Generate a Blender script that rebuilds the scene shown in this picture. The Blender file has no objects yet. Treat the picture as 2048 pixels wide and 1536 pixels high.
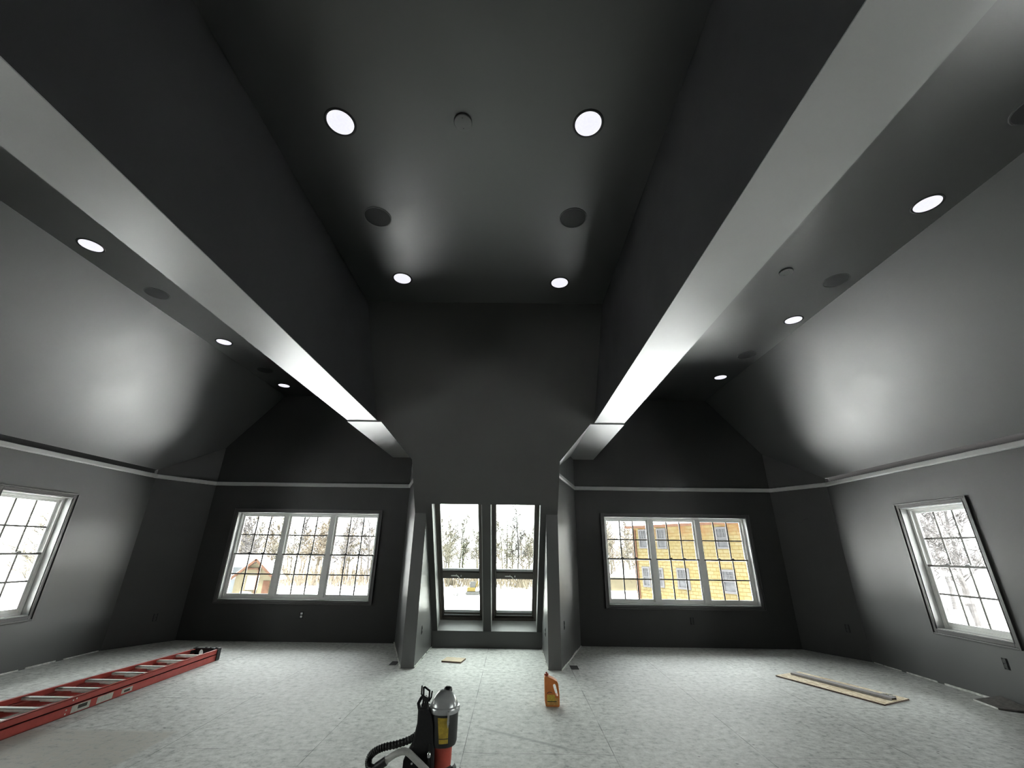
import bpy, bmesh, math, random
from mathutils import Vector, Matrix

scene = bpy.context.scene
COL = scene.collection
rnd = random.Random(7)
PI = math.pi

# ----------------------------------------------------------------- materials
def new_mat(name):
    m = bpy.data.materials.new(name); m.use_nodes = True
    nt = m.node_tree
    return m, nt, nt.nodes['Principled BSDF']

def noise(nt, scale, detail=4.0, rough=0.55, vec=None):
    n = nt.nodes.new('ShaderNodeTexNoise')
    n.inputs['Scale'].default_value = scale
    n.inputs['Detail'].default_value = detail
    n.inputs['Roughness'].default_value = rough
    if vec is None:
        tc = nt.nodes.new('ShaderNodeTexCoord'); vec = tc.outputs['Object']
    nt.links.new(vec, n.inputs['Vector'])
    return n

def ramp(nt, src, stops):
    r = nt.nodes.new('ShaderNodeValToRGB')
    el = r.color_ramp.elements
    while len(el) < len(stops): el.new(0.5)
    for e, (p, c) in zip(el, stops):
        e.position = p; e.color = (*c, 1) if len(c) == 3 else c
    nt.links.new(src, r.inputs['Fac'])
    return r

def bump(nt, b, src, strength, dist=0.002):
    n = nt.nodes.new('ShaderNodeBump')
    n.inputs['Strength'].default_value = strength
    n.inputs['Distance'].default_value = dist
    nt.links.new(src, n.inputs['Height'])
    nt.links.new(n.outputs['Normal'], b.inputs['Normal'])

def math_node(nt, op, a, b=None, clamp=False):
    n = nt.nodes.new('ShaderNodeMath'); n.operation = op; n.use_clamp = clamp
    for i, v in enumerate((a, b)):
        if v is None: continue
        if isinstance(v, (int, float)): n.inputs[i].default_value = v
        else: nt.links.new(v, n.inputs[i])
    return n.outputs[0]

def simple(name, col, rough=0.5, metal=0.0, var=0.12, scale=30.0, spec=0.5, bmp=0.0):
    m, nt, b = new_mat(name)
    n = noise(nt, scale)
    lo = tuple(max(0, c * (1 - var)) for c in col); hi = tuple(min(1, c * (1 + var)) for c in col)
    r = ramp(nt, n.outputs['Fac'], [(0.3, lo), (0.7, hi)])
    nt.links.new(r.outputs['Color'], b.inputs['Base Color'])
    b.inputs['Roughness'].default_value = rough
    b.inputs['Metallic'].default_value = metal
    b.inputs['Specular IOR Level'].default_value = spec
    if bmp: bump(nt, b, n.outputs['Fac'], bmp)
    return m

def paint(name, col, rough, spec=0.9, ior=1.55):
    """Rolled charcoal paint: slight roller stipple and lap marks in the sheen."""
    m, nt, b = new_mat(name)
    big = noise(nt, 1.6, 5, 0.6)
    lo = tuple(c * 0.92 for c in col); hi = tuple(c * 1.08 for c in col)
    r = ramp(nt, big.outputs['Fac'], [(0.35, lo), (0.65, hi)])
    nt.links.new(r.outputs['Color'], b.inputs['Base Color'])
    rr = ramp(nt, big.outputs['Fac'], [(0.32, (rough - 0.04,) * 3), (0.68, (rough + 0.04,) * 3)])
    nt.links.new(rr.outputs['Color'], b.inputs['Roughness'])
    b.inputs['Specular IOR Level'].default_value = spec
    b.inputs['IOR'].default_value = ior
    fine = noise(nt, 140, 2)
    bump(nt, b, fine.outputs['Fac'], 0.05, 0.001)
    return m

WALLC = (0.060, 0.061, 0.060)
M = {}
M['wall'] = paint('charcoal_wall_paint', (0.038, 0.0382, 0.037), 0.50)
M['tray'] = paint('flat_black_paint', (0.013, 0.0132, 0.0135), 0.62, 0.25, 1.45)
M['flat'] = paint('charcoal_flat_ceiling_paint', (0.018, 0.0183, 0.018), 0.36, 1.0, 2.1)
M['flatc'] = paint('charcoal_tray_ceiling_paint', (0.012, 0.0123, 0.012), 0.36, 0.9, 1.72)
M['fin'] = paint('charcoal_cheek_paint', (0.032, 0.0323, 0.031), 0.46, 1.0, 1.75)
M['wallb'] = paint('charcoal_back_wall_paint', (0.036, 0.0355, 0.0345), 0.52, 0.45, 1.45)
M['beam'] = paint('lit_underside_paint', (0.195, 0.197, 0.193), 0.38, 1.0, 1.78)  # beam undersides and soffits: reflected window light put into a paler grey
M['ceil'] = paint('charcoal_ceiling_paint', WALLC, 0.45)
M['trim'] = paint('lit_trim_paint', (0.40, 0.40, 0.392), 0.45)  # colour lightened for floor and window light caught by the trim face
M['casing'] = paint('dark_casing_paint', (0.045, 0.042, 0.041), 0.40)
M['reveal'] = paint('grey_reveal_paint', (0.34, 0.345, 0.335), 0.50)
M['vinyl'] = simple('white_vinyl', (0.84, 0.84, 0.82), 0.35, var=0.02)
M['muntin'] = simple('grey_muntin', (0.16, 0.15, 0.14), 0.5, var=0.05)
M['lock'] = simple('lock_grey', (0.12, 0.12, 0.12), 0.4)
M['velux'] = simple('dark_bronze_frame', (0.050, 0.043, 0.036), 0.35, var=0.08)
M['gasket'] = simple('aluminium_glazing_strip', (0.55, 0.57, 0.58), 0.4, 0.3, var=0.05)
M['handle_white'] = simple('white_handle', (0.85, 0.85, 0.83), 0.3, var=0.02)
M['void'] = simple('unlit_cavity', (0.012, 0.012, 0.012), 0.9)
M['black'] = simple('black_plastic', (0.012, 0.012, 0.013), 0.42, var=0.2)
M['blackfab'] = simple('black_nylon', (0.010, 0.010, 0.011), 0.8, var=0.25, scale=90)
M['silver'] = simple('silver_plastic', (0.46, 0.47, 0.47), 0.25, 0.2, var=0.06)
M['charcoal'] = simple('charcoal_plastic', (0.020, 0.021, 0.020), 0.4)
M['redpl'] = simple('red_plastic', (0.46, 0.065, 0.042), 0.4)
M['yellow'] = simple('yellow_label', (0.52, 0.37, 0.045), 0.5, var=0.2, scale=60)
M['ink'] = simple('label_ink', (0.03, 0.028, 0.02), 0.6)
M['wand'] = simple('brushed_aluminium', (0.60, 0.60, 0.57), 0.40, 0.3, var=0.08, scale=60)
M['chrome'] = simple('bright_metal', (0.75, 0.75, 0.75), 0.2, 0.9, var=0.04)
M['orange'] = simple('orange_plastic', (0.54, 0.165, 0.036), 0.38, var=0.1)
M['orangecap'] = simple('dark_orange_cap', (0.30, 0.045, 0.012), 0.4)
M['juglabel'] = simple('tan_label', (0.50, 0.28, 0.085), 0.5, var=0.25, scale=40)
M['juglabel2'] = simple('olive_yellow_label', (0.52, 0.38, 0.055), 0.5, var=0.2, scale=60)
M['ladder'] = simple('red_fibreglass', (0.42, 0.062, 0.050), 0.40, var=0.12, scale=18)
M['rung'] = simple('ladder_aluminium', (0.86, 0.85, 0.80), 0.40, 0.15, var=0.08)
M['sticker'] = simple('pale_sticker', (0.48, 0.48, 0.43), 0.5, var=0.15, scale=40)
M['steelstrip'] = simple('grey_metal_strip', (0.30, 0.285, 0.285), 0.5, 0.1, var=0.1)
M['woodscrap'] = simple('pale_wood', (0.52, 0.42, 0.28), 0.65, var=0.15, scale=25)
M['woodedge'] = simple('dark_wood_edge', (0.16, 0.11, 0.09), 0.7)
M['grille'] = simple('speaker_grille', (0.020, 0.020, 0.021), 0.6, var=0.2, scale=300)
M['plaster'] = simple('raw_board_edge', (0.55, 0.55, 0.52), 0.9, var=0.3, scale=25)
M['scrap'] = simple('grey_scrap', (0.14, 0.13, 0.12), 0.7, var=0.3)
M['whitepl'] = simple('white_plastic', (0.70, 0.71, 0.70), 0.35, var=0.03)

# emissive lens of the recessed lights (they are on)
def lens():
    m, nt, b = new_mat('light_lens')
    n = noise(nt, 60)
    r = ramp(nt, n.outputs['Fac'], [(0.3, (0.80, 0.80, 0.88)), (0.7, (0.86, 0.86, 0.93))])
    nt.links.new(r.outputs['Color'], b.inputs['Emission Color'])
    b.inputs['Emission Strength'].default_value = 0.95
    b.inputs['Base Color'].default_value = (0.1, 0.1, 0.1, 1)
    return m
M['lens'] = lens()

# glazing that lets daylight straight through with a faint Fresnel reflection
def glazing(name, tint):
    m = bpy.data.materials.new(name); m.use_nodes = True
    nt = m.node_tree; nt.nodes.clear()
    out = nt.nodes.new('ShaderNodeOutputMaterial')
    mix = nt.nodes.new('ShaderNodeMixShader')
    tr = nt.nodes.new('ShaderNodeBsdfTransparent'); tr.inputs['Color'].default_value = (*tint, 1)
    gl = nt.nodes.new('ShaderNodeBsdfGlossy'); gl.inputs['Roughness'].default_value = 0.02
    fr = nt.nodes.new('ShaderNodeFresnel'); fr.inputs['IOR'].default_value = 1.25
    nt.links.new(fr.outputs[0], mix.inputs[0]); nt.links.new(tr.outputs[0], mix.inputs[1])
    nt.links.new(gl.outputs[0], mix.inputs[2]); nt.links.new(mix.outputs[0], out.inputs[0])
    return m
M['glass'] = glazing('window_glass', (0.96, 0.97, 0.96))
M['glass2'] = glazing('tinted_roof_glass', (0.78, 0.805, 0.78))

# subfloor sheets: pale dusty grey with seams, nail heads, a long scuff and a brown stained corner
def floor_mat():
    m, nt, b = new_mat('dusty_subfloor')
    tc = nt.nodes.new('ShaderNodeTexCoord'); P = tc.outputs['Object']
    sep = nt.nodes.new('ShaderNodeSeparateXYZ'); nt.links.new(P, sep.inputs[0])
    X, Y = sep.outputs[0], sep.outputs[1]
    big = noise(nt, 1.1, 6, 0.6, P)
    c = ramp(nt, big.outputs['Fac'], [(0.30, (0.44, 0.443, 0.425)), (0.70, (0.55, 0.553, 0.53))])
    mid = noise(nt, 16, 8, 0.75, P)
    mm = ramp(nt, mid.outputs['Fac'], [(0.34, (0.50, 0.50, 0.49)), (0.47, (0.93, 0.93, 0.92)), (0.66, (1.28, 1.28, 1.27))])
    mul = nt.nodes.new('ShaderNodeMixRGB'); mul.blend_type = 'MULTIPLY'; mul.inputs[0].default_value = 1
    nt.links.new(c.outputs[0], mul.inputs[1]); nt.links.new(mm.outputs[0], mul.inputs[2])
    # trowel / dust streaks
    mp = nt.nodes.new('ShaderNodeMapping'); mp.inputs['Rotation'].default_value = (0, 0, 0.5); mp.inputs['Scale'].default_value = (4, 22, 4)
    nt.links.new(P, mp.inputs[0])
    st = noise(nt, 2.0, 5, 0.65, mp.outputs[0])
    sr = ramp(nt, st.outputs['Fac'], [(0.30, (0.62, 0.62, 0.61)), (0.48, (0.96, 0.96, 0.96)), (0.70, (1.20, 1.20, 1.19))])
    mul2 = nt.nodes.new('ShaderNodeMixRGB'); mul2.blend_type = 'MULTIPLY'; mul2.inputs[0].default_value = 0.32
    nt.links.new(mul.outputs[0], mul2.inputs[1]); nt.links.new(sr.outputs[0], mul2.inputs[2])
    cur = mul2.outputs[0]
    def darken(cur, fac, col):
        mx = nt.nodes.new('ShaderNodeMixRGB'); mx.blend_type = 'MIX'
        nt.links.new(fac, mx.inputs[0]); nt.links.new(cur, mx.inputs[1]); mx.inputs[2].default_value = (*col, 1)
        return mx.outputs[0]
    # sheet seams
    cmb = nt.nodes.new('ShaderNodeCombineXYZ')
    nt.links.new(math_node(nt, 'SUBTRACT', Y, 2.8 - 22.4), cmb.inputs[0])
    nt.links.new(math_node(nt, 'SUBTRACT', X, 0.03 - 22.4), cmb.inputs[1])
    br = nt.nodes.new('ShaderNodeTexBrick')
    br.inputs['Scale'].default_value = 1.0; br.inputs['Brick Width'].default_value = 2.24
    br.inputs['Row Height'].default_value = 1.12; br.inputs['Mortar Size'].default_value = 0.0032
    br.inputs['Mortar Smooth'].default_value = 0.2; br.offset = 0.5
    nt.links.new(cmb.outputs[0], br.inputs['Vector'])
    gap = noise(nt, 2.3, 3, 0.5, P)
    g = ramp(nt, gap.outputs['Fac'], [(0.38, (0.15,) * 3), (0.55, (0.85,) * 3)])
    cur = darken(cur, math_node(nt, 'MULTIPLY', br.outputs['Fac'], g.outputs[0]), (0.09, 0.09, 0.085))
    # dark specks and nail heads
    vo = nt.nodes.new('ShaderNodeTexVoronoi'); vo.inputs['Scale'].default_value = 4.5; nt.links.new(P, vo.inputs['Vector'])
    sp = ramp(nt, vo.outputs['Distance'], [(0.035, (0.75,) * 3), (0.06, (0, 0, 0))])
    cur = darken(cur, sp.outputs[0], (0.10, 0.10, 0.09))
    # long dark scuff from near the vacuum towards the right
    def seg(ax, ay, bx, by, w):
        L = math.hypot(bx - ax, by - ay); dx, dy = (bx - ax) / L, (by - ay) / L
        px, py = math_node(nt, 'SUBTRACT', X, ax), math_node(nt, 'SUBTRACT', Y, ay)
        t = math_node(nt, 'ADD', math_node(nt, 'MULTIPLY', px, dx), math_node(nt, 'MULTIPLY', py, dy))
        n = math_node(nt, 'ABSOLUTE', math_node(nt, 'SUBTRACT', math_node(nt, 'MULTIPLY', px, dy), math_node(nt, 'MULTIPLY', py, dx)))
        a = math_node(nt, 'SUBTRACT', 1.0, math_node(nt, 'DIVIDE', n, w), True)
        e = math_node(nt, 'MULTIPLY', math_node(nt, 'MULTIPLY', math_node(nt, 'DIVIDE', t, 0.15), 1.0, True),
                      math_node(nt, 'DIVIDE', math_node(nt, 'SUBTRACT', L, t), 0.3, True), True)
        return math_node(nt, 'MULTIPLY', math_node(nt, 'MULTIPLY', a, e), 0.75)
    cur = darken(cur, seg(0.05, 4.44, 1.02, 3.90, 0.035), (0.19, 0.19, 0.18))
    # brown worn patch in the near left corner
    bx = math_node(nt, 'DIVIDE', math_node(nt, 'SUBTRACT', -2.30, X), 0.04, True)
    by = math_node(nt, 'DIVIDE', math_node(nt, 'SUBTRACT', 4.25, Y), 0.06, True)
    bn = ramp(nt, mid.outputs['Fac'], [(0.40, (0.25,) * 3), (0.60, (0.85,) * 3)])
    cur = darken(cur, math_node(nt, 'MULTIPLY', math_node(nt, 'MULTIPLY', bx, by), bn.outputs[0]), (0.40, 0.37, 0.315))
    nt.links.new(cur, b.inputs['Base Color'])
    b.inputs['Roughness'].default_value = 0.62
    b.inputs['Specular IOR Level'].default_value = 0.35
    bump(nt, b, mid.outputs['Fac'], 0.35, 0.006)
    return m
M['floor'] = floor_mat()

def osb_mat():
    m, nt, b = new_mat('strand_board')
    tc = nt.nodes.new('ShaderNodeTexCoord')
    vo = nt.nodes.new('ShaderNodeTexVoronoi'); vo.inputs['Scale'].default_value = 26
    mp = nt.nodes.new('ShaderNodeMapping'); mp.inputs['Scale'].default_value = (1, 2.2, 1); mp.inputs['Rotation'].default_value = (0, 0, 0.6)
    nt.links.new(tc.outputs['Object'], mp.inputs[0]); nt.links.new(mp.outputs[0], vo.inputs['Vector'])
    sep = nt.nodes.new('ShaderNodeSeparateColor'); nt.links.new(vo.outputs['Color'], sep.inputs[0])
    r = ramp(nt, sep.outputs[0], [(0.1, (0.50, 0.39, 0.25)), (0.5, (0.66, 0.55, 0.38)), (0.9, (0.78, 0.69, 0.53))])
    nt.links.new(r.outputs[0], b.inputs['Base Color']); b.inputs['Roughness'].default_value = 0.7
    return m
M['osb'] = osb_mat()

# exterior
M['snow'] = simple('snow', (0.80, 0.80, 0.80), 0.9, var=0.05, scale=0.3)
M['bark'] = simple('grey_brown_bark', (0.0400, 0.0370, 0.0290), 0.9, spec=0.05, var=0.3, scale=3)
M['barkdark'] = simple('grey_bark', (0.0290, 0.0275, 0.0275), 0.9, spec=0.05, var=0.3, scale=3)
M['brush'] = simple('tan_brush', (0.0440, 0.0370, 0.0280), 0.9, spec=0.05, var=0.35, scale=1)
M['needles'] = simple('green_needles', (0.0240, 0.0255, 0.0180), 0.9, spec=0.05, var=0.3, scale=2)
def siding():
    m, nt, b = new_mat('yellow_shingle_siding')
    tc = nt.nodes.new('ShaderNodeTexCoord')
    br = nt.nodes.new('ShaderNodeTexBrick'); br.inputs['Scale'].default_value = 1
    br.inputs['Brick Width'].default_value = 0.45; br.inputs['Row Height'].default_value = 0.22
    br.inputs['Mortar Size'].default_value = 0.018
    br.inputs['Color1'].default_value = (0.0350, 0.0285, 0.0120, 1); br.inputs['Color2'].default_value = (0.0370, 0.0320, 0.0170, 1)
    br.inputs['Mortar'].default_value = (0.0240, 0.0165, 0.0055, 1)
    sep = nt.nodes.new('ShaderNodeSeparateXYZ'); nt.links.new(tc.outputs['Object'], sep.inputs[0])
    cmb = nt.nodes.new('ShaderNodeCombineXYZ'); nt.links.new(sep.outputs[0], cmb.inputs[0]); nt.links.new(sep.outputs[2], cmb.inputs[1])
    nt.links.new(cmb.outputs[0], br.inputs['Vector'])
    n = noise(nt, 0.9, 5, 0.6)
    # weathered orange staining below the eave (wood colour, patchy)
    zz = math_node(nt, 'MULTIPLY', math_node(nt, 'SUBTRACT', sep.outputs[2], 5.0), 0.75, True)
    f = math_node(nt, 'MULTIPLY', zz, ramp(nt, n.outputs['Fac'], [(0.42, (0, 0, 0)), (0.62, (1, 1, 1))]).outputs[0])
    mx = nt.nodes.new('ShaderNodeMixRGB'); nt.links.new(f, mx.inputs[0]); nt.links.new(br.outputs['Color'], mx.inputs[1])
    mx.inputs[2].default_value = (0.0310, 0.0160, 0.0062, 1)
    nt.links.new(mx.outputs[0], b.inputs['Base Color']); b.inputs['Roughness'].default_value = 0.8; b.inputs['Specular IOR Level'].default_value = 0.05
    return m
M['siding'] = siding()
M['sheath'] = simple('yellow_sheathing', (0.0340, 0.0300, 0.0195), 0.8, spec=0.05, var=0.12, scale=1.5)
M['extframe'] = simple('grey_window_frame', (0.0190, 0.0190, 0.0200), 0.7, var=0.08, spec=0.1)
M['extpane'] = simple('dim_house_glass', (0.0115, 0.0120, 0.0130), 0.5, var=0.5, scale=2, spec=0.1)
M['timber'] = simple('brown_timber', (0.0200, 0.0105, 0.0066), 0.8, spec=0.05, var=0.2, scale=4)
M['bluegrey'] = simple('blue_grey_metal_roof', (0.0250, 0.0280, 0.0300), 0.6, spec=0.05, var=0.15, scale=1.5)
M['excyellow'] = simple('machine_yellow', (0.0360, 0.0270, 0.0070), 0.5, spec=0.05, var=0.1, scale=3)
M['machdark'] = simple('machine_dark', (0.0190, 0.0190, 0.0190), 0.6, spec=0.05, var=0.2, scale=3)

# ----------------------------------------------------------------- mesh builder
class MB:
    def __init__(s): s.v = []; s.f = []; s.sm = []
    def add(s, vs, fs, smooth=False):
        o = len(s.v); s.v += [tuple(p) for p in vs]
        for f in fs: s.f.append(tuple(i + o for i in f)); s.sm.append(smooth)
        return s
    def box(s, x0, x1, y0, y1, z0, z1):
        return s.obox((0, 0, 0), (1, 0, 0), (0, 1, 0), (0, 0, 1), x0, x1, y0, y1, z0, z1)
    def obox(s, O, U, V, N, u0, u1, v0, v1, n0, n1):
        O, U, V, N = map(Vector, (O, U, V, N))
        vs = [O + U * u + V * v + N * n for n in (n0, n1) for v in (v0, v1) for u in (u0, u1)]
        fs = [(0, 2, 3, 1), (4, 5, 7, 6), (0, 1, 5, 4), (2, 6, 7, 3), (0, 4, 6, 2), (1, 3, 7, 5)]
        return s.add(vs, fs)
    def prism(s, pts, ext):
        """closed polygon pts (3d) extruded by vector ext"""
        n = len(pts); ext = Vector(ext); pts = [Vector(p) for p in pts]
        vs = pts + [p + ext for p in pts]
        fs = [tuple(range(n))[::-1], tuple(range(n, 2 * n))] + [(i, (i + 1) % n, n + (i + 1) % n, n + i) for i in range(n)]
        return s.add(vs, fs)
    def poly(s, pts): return s.add(pts, [tuple(range(len(pts)))])
    def tube(s, pts, r, seg=10, caps=True, smooth=True):
        pts = [Vector(p) for p in pts]; n = len(pts)
        rs = r if isinstance(r, (list, tuple)) else [r] * n
        vs = []; ref = None
        for i, p in enumerate(pts):
            t = (pts[min(i + 1, n - 1)] - pts[max(i - 1, 0)]).normalized()
            if ref is None:
                ref = t.cross(Vector((0, 0, 1)))
                if ref.length < 1e-3: ref = t.cross(Vector((1, 0, 0)))
            ref = (ref - t * ref.dot(t)).normalized(); b = t.cross(ref)
            for k in range(seg):
                a = 2 * PI * k / seg
                vs.append(p + (ref * math.cos(a) + b * math.sin(a)) * rs[i])
        fs = [(i * seg + k, i * seg + (k + 1) % seg, (i + 1) * seg + (k + 1) % seg, (i + 1) * seg + k) for i in range(n - 1) for k in range(seg)]
        if caps: fs += [tuple(range(seg))[::-1], tuple(range((n - 1) * seg, n * seg))]
        return s.add(vs, fs, smooth)
    def lathe(s, prof, seg=32, O=(0, 0, 0), smooth=True, sx=1.0, sy=1.0):
        """profile [(r, z)] about the vertical axis through O"""
        O = Vector(O); vs = []
        for r, z in prof:
            for k in range(seg):
                a = 2 * PI * k / seg
                vs.append(O + Vector((r * sx * math.cos(a), r * sy * math.sin(a), z)))
        n = len(prof)
        fs = [(i * seg + k, i * seg + (k + 1) % seg, (i + 1) * seg + (k + 1) % seg, (i + 1) * seg + k) for i in range(n - 1) for k in range(seg)]
        fs += [tuple(range(seg))[::-1], tuple(range((n - 1) * seg, n * seg))]
        return s.add(vs, fs, smooth)
    def build(s, name, mat, parent=None, bevel=0.0, **props):
        me = bpy.data.meshes.new(name); me.from_pydata(s.v, [], s.f); me.update()
        bm = bmesh.new(); bm.from_mesh(me)
        bmesh.ops.recalc_face_normals(bm, faces=bm.faces)
        bm.to_mesh(me); bm.free()
        if len(me.polygons) == len(s.sm):
            me.polygons.foreach_set('use_smooth', s.sm)
        me.materials.append(mat)
        if any(s.sm):
            try: me.set_sharp_from_angle(angle=math.radians(40))
            except Exception: pass
        o = bpy.data.objects.new(name, me); COL.objects.link(o)
        if parent is not None: o.parent = parent
        if bevel:
            b = o.modifiers.new('edge', 'BEVEL'); b.width = bevel; b.segments = 2; b.limit_method = 'ANGLE'
        for k, v in props.items(): o[k] = v
        return o

def tag(o, label, cat, group=None):
    o['label'] = label; o['category'] = cat
    if group: o['group'] = group
    return o
def thing(name, loc, label, cat, group=None, rz=0.0):
    o = bpy.data.objects.new(name, None); COL.objects.link(o); o.empty_display_size = 0.05
    o.location = loc; o.rotation_euler = (0, 0, rz)
    return tag(o, label, cat, group)
def struct(mb, name, mat, parent=None):
    o = mb.build(name, mat, parent)
    if parent is None: o['kind'] = 'structure'
    return o
def dup(root, loc, label, group=None, rz=None):
    r = root.copy(); COL.objects.link(r); r.location = loc
    if rz is not None: r.rotation_euler = (0, 0, rz)
    r['label'] = label
    if group: r['group'] = group
    for ch in list(root.children):
        c = ch.copy(); COL.objects.link(c); c.parent = r
        for g in list(ch.children):
            d = g.copy(); COL.objects.link(d); d.parent = c
    return r

# ----------------------------------------------------------------- room dimensions
YB = 7.786           # back wall
YR = -3.4            # rear wall
W = 5.476; YC = 6.991; XC = 5.002          # side walls and the splayed corners
ZT0, ZT1 = 2.432, 2.50                     # picture-rail trim
ZS = 2.565                                  # foot of the side slopes
ZF = 4.174; XCR = 4.106                     # flat side ceilings
ZC = 4.263                                  # raised central ceiling
A, AW, ZB = 1.458, 1.858, 3.003             # beams
XF, XFI, YF = 1.018, 0.852, 6.28            # fins
XBC = 1.489                                 # where the fin splay meets the back wall
YK = 7.515; ZK = 0.226                      # knee wall
YT, Y1 = 4.5084, 5.4474                     # slope top / slope at beam level
SL = 1.34196; KK = math.hypot(1, SL); CS, SN = 1 / KK, SL / KK
def zsl(y): return ZC - SL * (y - YT)
def SP(x, s, d=0.0): return Vector((x, YT + s * CS + d * SN, ZC - s * SN + d * CS))
KS = (ZF - ZS) / (W - XCR)
T = 0.16

# floor
struct(MB().box(-W - 0.3, W + 0.3, YR - 0.2, YB + 0.2, -0.2, 0), 'floor', M['floor'])

def wall_with_holes(mb, O, U, V, N, u0, u1, v0, v1, holes, t=T):
    """panel in the U/V frame, thickness along N (outwards); holes sorted by u share one v range each"""
    cur = u0
    for (a, b, c, d) in holes:
        mb.obox(O, U, V, N, cur, a, v0, v1, 0, t)
        mb.obox(O, U, V, N, a, b, v0, c, 0, t)
        mb.obox(O, U, V, N, a, b, d, v1, 0, t)
        cur = b
    mb.obox(O, U, V, N, cur, u1, v0, v1, 0, t)

XI, XO, ZW0, ZW1 = 1.989, 4.474, 0.603, 1.973
SWY = (4.940, 5.768)
ADDED_SIDE = (-0.30, 2.185)  # unseen side windows, widened to triples to brighten the floor
for sg, nm in ((-1, 'left'), (1, 'right')):
    # back wall of each bay, its gable rising to the ceiling
    mb = MB()
    wall_with_holes(mb, (0, YB, 0), (sg, 0, 0), (0, 0, 1), (0, 1, 0), 1.42, XC + 0.05, 0, 2.45, [(XI, XO, ZW0, ZW1)])
    xg = W - (ZF - ZS) / KS
    mb.prism([(sg * 1.30, YB, 2.45), (sg * (XC + 0.05), YB, 2.45), (sg * (XC + 0.05), YB, ZS + KS * (W - XC - 0.05) + 0.03), (sg * xg, YB, ZF + 0.03), (sg * 1.30, YB, ZF + 0.03)], (0, T, 0))
    struct(mb, 'wall_back_' + nm, M['wallb'])
    # splayed corner
    d = Vector((sg * (W - XC), YC - YB, 0)); L = d.length; d.normalize()
    N = Vector((sg * (YB - YC), (W - XC), 0)).normalized()
    mb = MB()
    O = Vector((sg * XC, YB, 0))
    mb.prism([O, O + d * L, O + d * L + Vector((0, 0, 2.46)), O + Vector((0, 0, 2.46))], N * T)
    struct(mb, 'wall_corner_' + nm, M['wallb'])
    mb = MB()
    mb.prism([O + Vector((0, 0, 2.46)), O + d * L + Vector((0, 0, 2.46)), O + d * L + Vector((0, 0, ZS)), O + Vector((0, 0, ZS + KS * (W - XC)))], N * T)
    struct(mb, 'wall_corner_gable_' + nm, M['wallb'])
    # side wall, stopping at the top of the trim; a shallow shadow gap above it
    mb = MB()
    wall_with_holes(mb, (sg * W, 0, 0), (0, 1, 0), (0, 0, 1), (sg, 0, 0), YR, YC, 0, ZT1,
                    [(ADDED_SIDE[0], ADDED_SIDE[1], ZW0, ZW1), (SWY[0], SWY[1], ZW0, ZW1)])
    struct(mb, 'wall_' + nm, M['wall'])
    mb = MB().box(min(sg * (W + 0.10), sg * (W + 0.2)), max(sg * (W + 0.10), sg * (W + 0.2)), YR, YC + 0.1, ZT1 - 0.05, ZS + 0.15)
    struct(mb, 'trim_1' if sg < 0 else 'trim_2', M['void'])  # back of the gap, its shade put into a near-black colour
    # sloped side ceiling
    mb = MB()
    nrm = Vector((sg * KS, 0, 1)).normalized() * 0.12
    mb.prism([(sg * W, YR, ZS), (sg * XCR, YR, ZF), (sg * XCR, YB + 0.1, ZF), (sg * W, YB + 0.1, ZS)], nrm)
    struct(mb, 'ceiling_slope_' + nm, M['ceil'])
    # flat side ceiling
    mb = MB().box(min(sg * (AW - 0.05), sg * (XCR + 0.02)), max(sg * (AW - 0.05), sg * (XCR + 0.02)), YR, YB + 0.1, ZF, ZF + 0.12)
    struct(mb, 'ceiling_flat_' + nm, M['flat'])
    # long dropped beam
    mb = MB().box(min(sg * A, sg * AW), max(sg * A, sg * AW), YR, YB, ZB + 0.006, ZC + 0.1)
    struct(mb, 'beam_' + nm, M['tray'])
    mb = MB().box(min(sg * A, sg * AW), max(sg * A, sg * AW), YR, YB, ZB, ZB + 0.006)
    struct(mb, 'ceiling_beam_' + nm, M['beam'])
    # soffit under the far end of the beam and the little sloped soffit beside the dormer
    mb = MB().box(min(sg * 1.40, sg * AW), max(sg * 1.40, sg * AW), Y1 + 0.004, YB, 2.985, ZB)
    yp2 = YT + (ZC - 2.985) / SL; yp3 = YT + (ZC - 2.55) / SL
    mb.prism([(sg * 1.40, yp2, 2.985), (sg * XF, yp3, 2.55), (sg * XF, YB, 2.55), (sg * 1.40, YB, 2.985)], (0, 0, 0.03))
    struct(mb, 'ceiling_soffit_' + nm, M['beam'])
    # fin: low cheek wall of the dormer with the splayed wall behind it
    mb = MB()
    vs = [(sg * XFI, YF, 0), (sg * XFI, YF, zsl(YF)), (sg * XFI, YK + 0.02, zsl(YK + 0.02)), (sg * XFI, YK + 0.02, 0)]
    mb.prism(vs, (sg * (XF - XFI), 0, 0))
    mb.poly([(sg * XF, YF, 0), (sg * XBC, YB, 0), (sg * XBC, YB, 3.0), (sg * XF, YF, 3.0)])
    mb.poly([(sg * XF, yp3, 2.55), (sg * XF, YF, zsl(YF)), (sg * XF, YF, 2.58), (sg * XF, yp3, 2.58)])
    struct(mb, 'wall_fin_' + nm, M['fin'])

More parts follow.
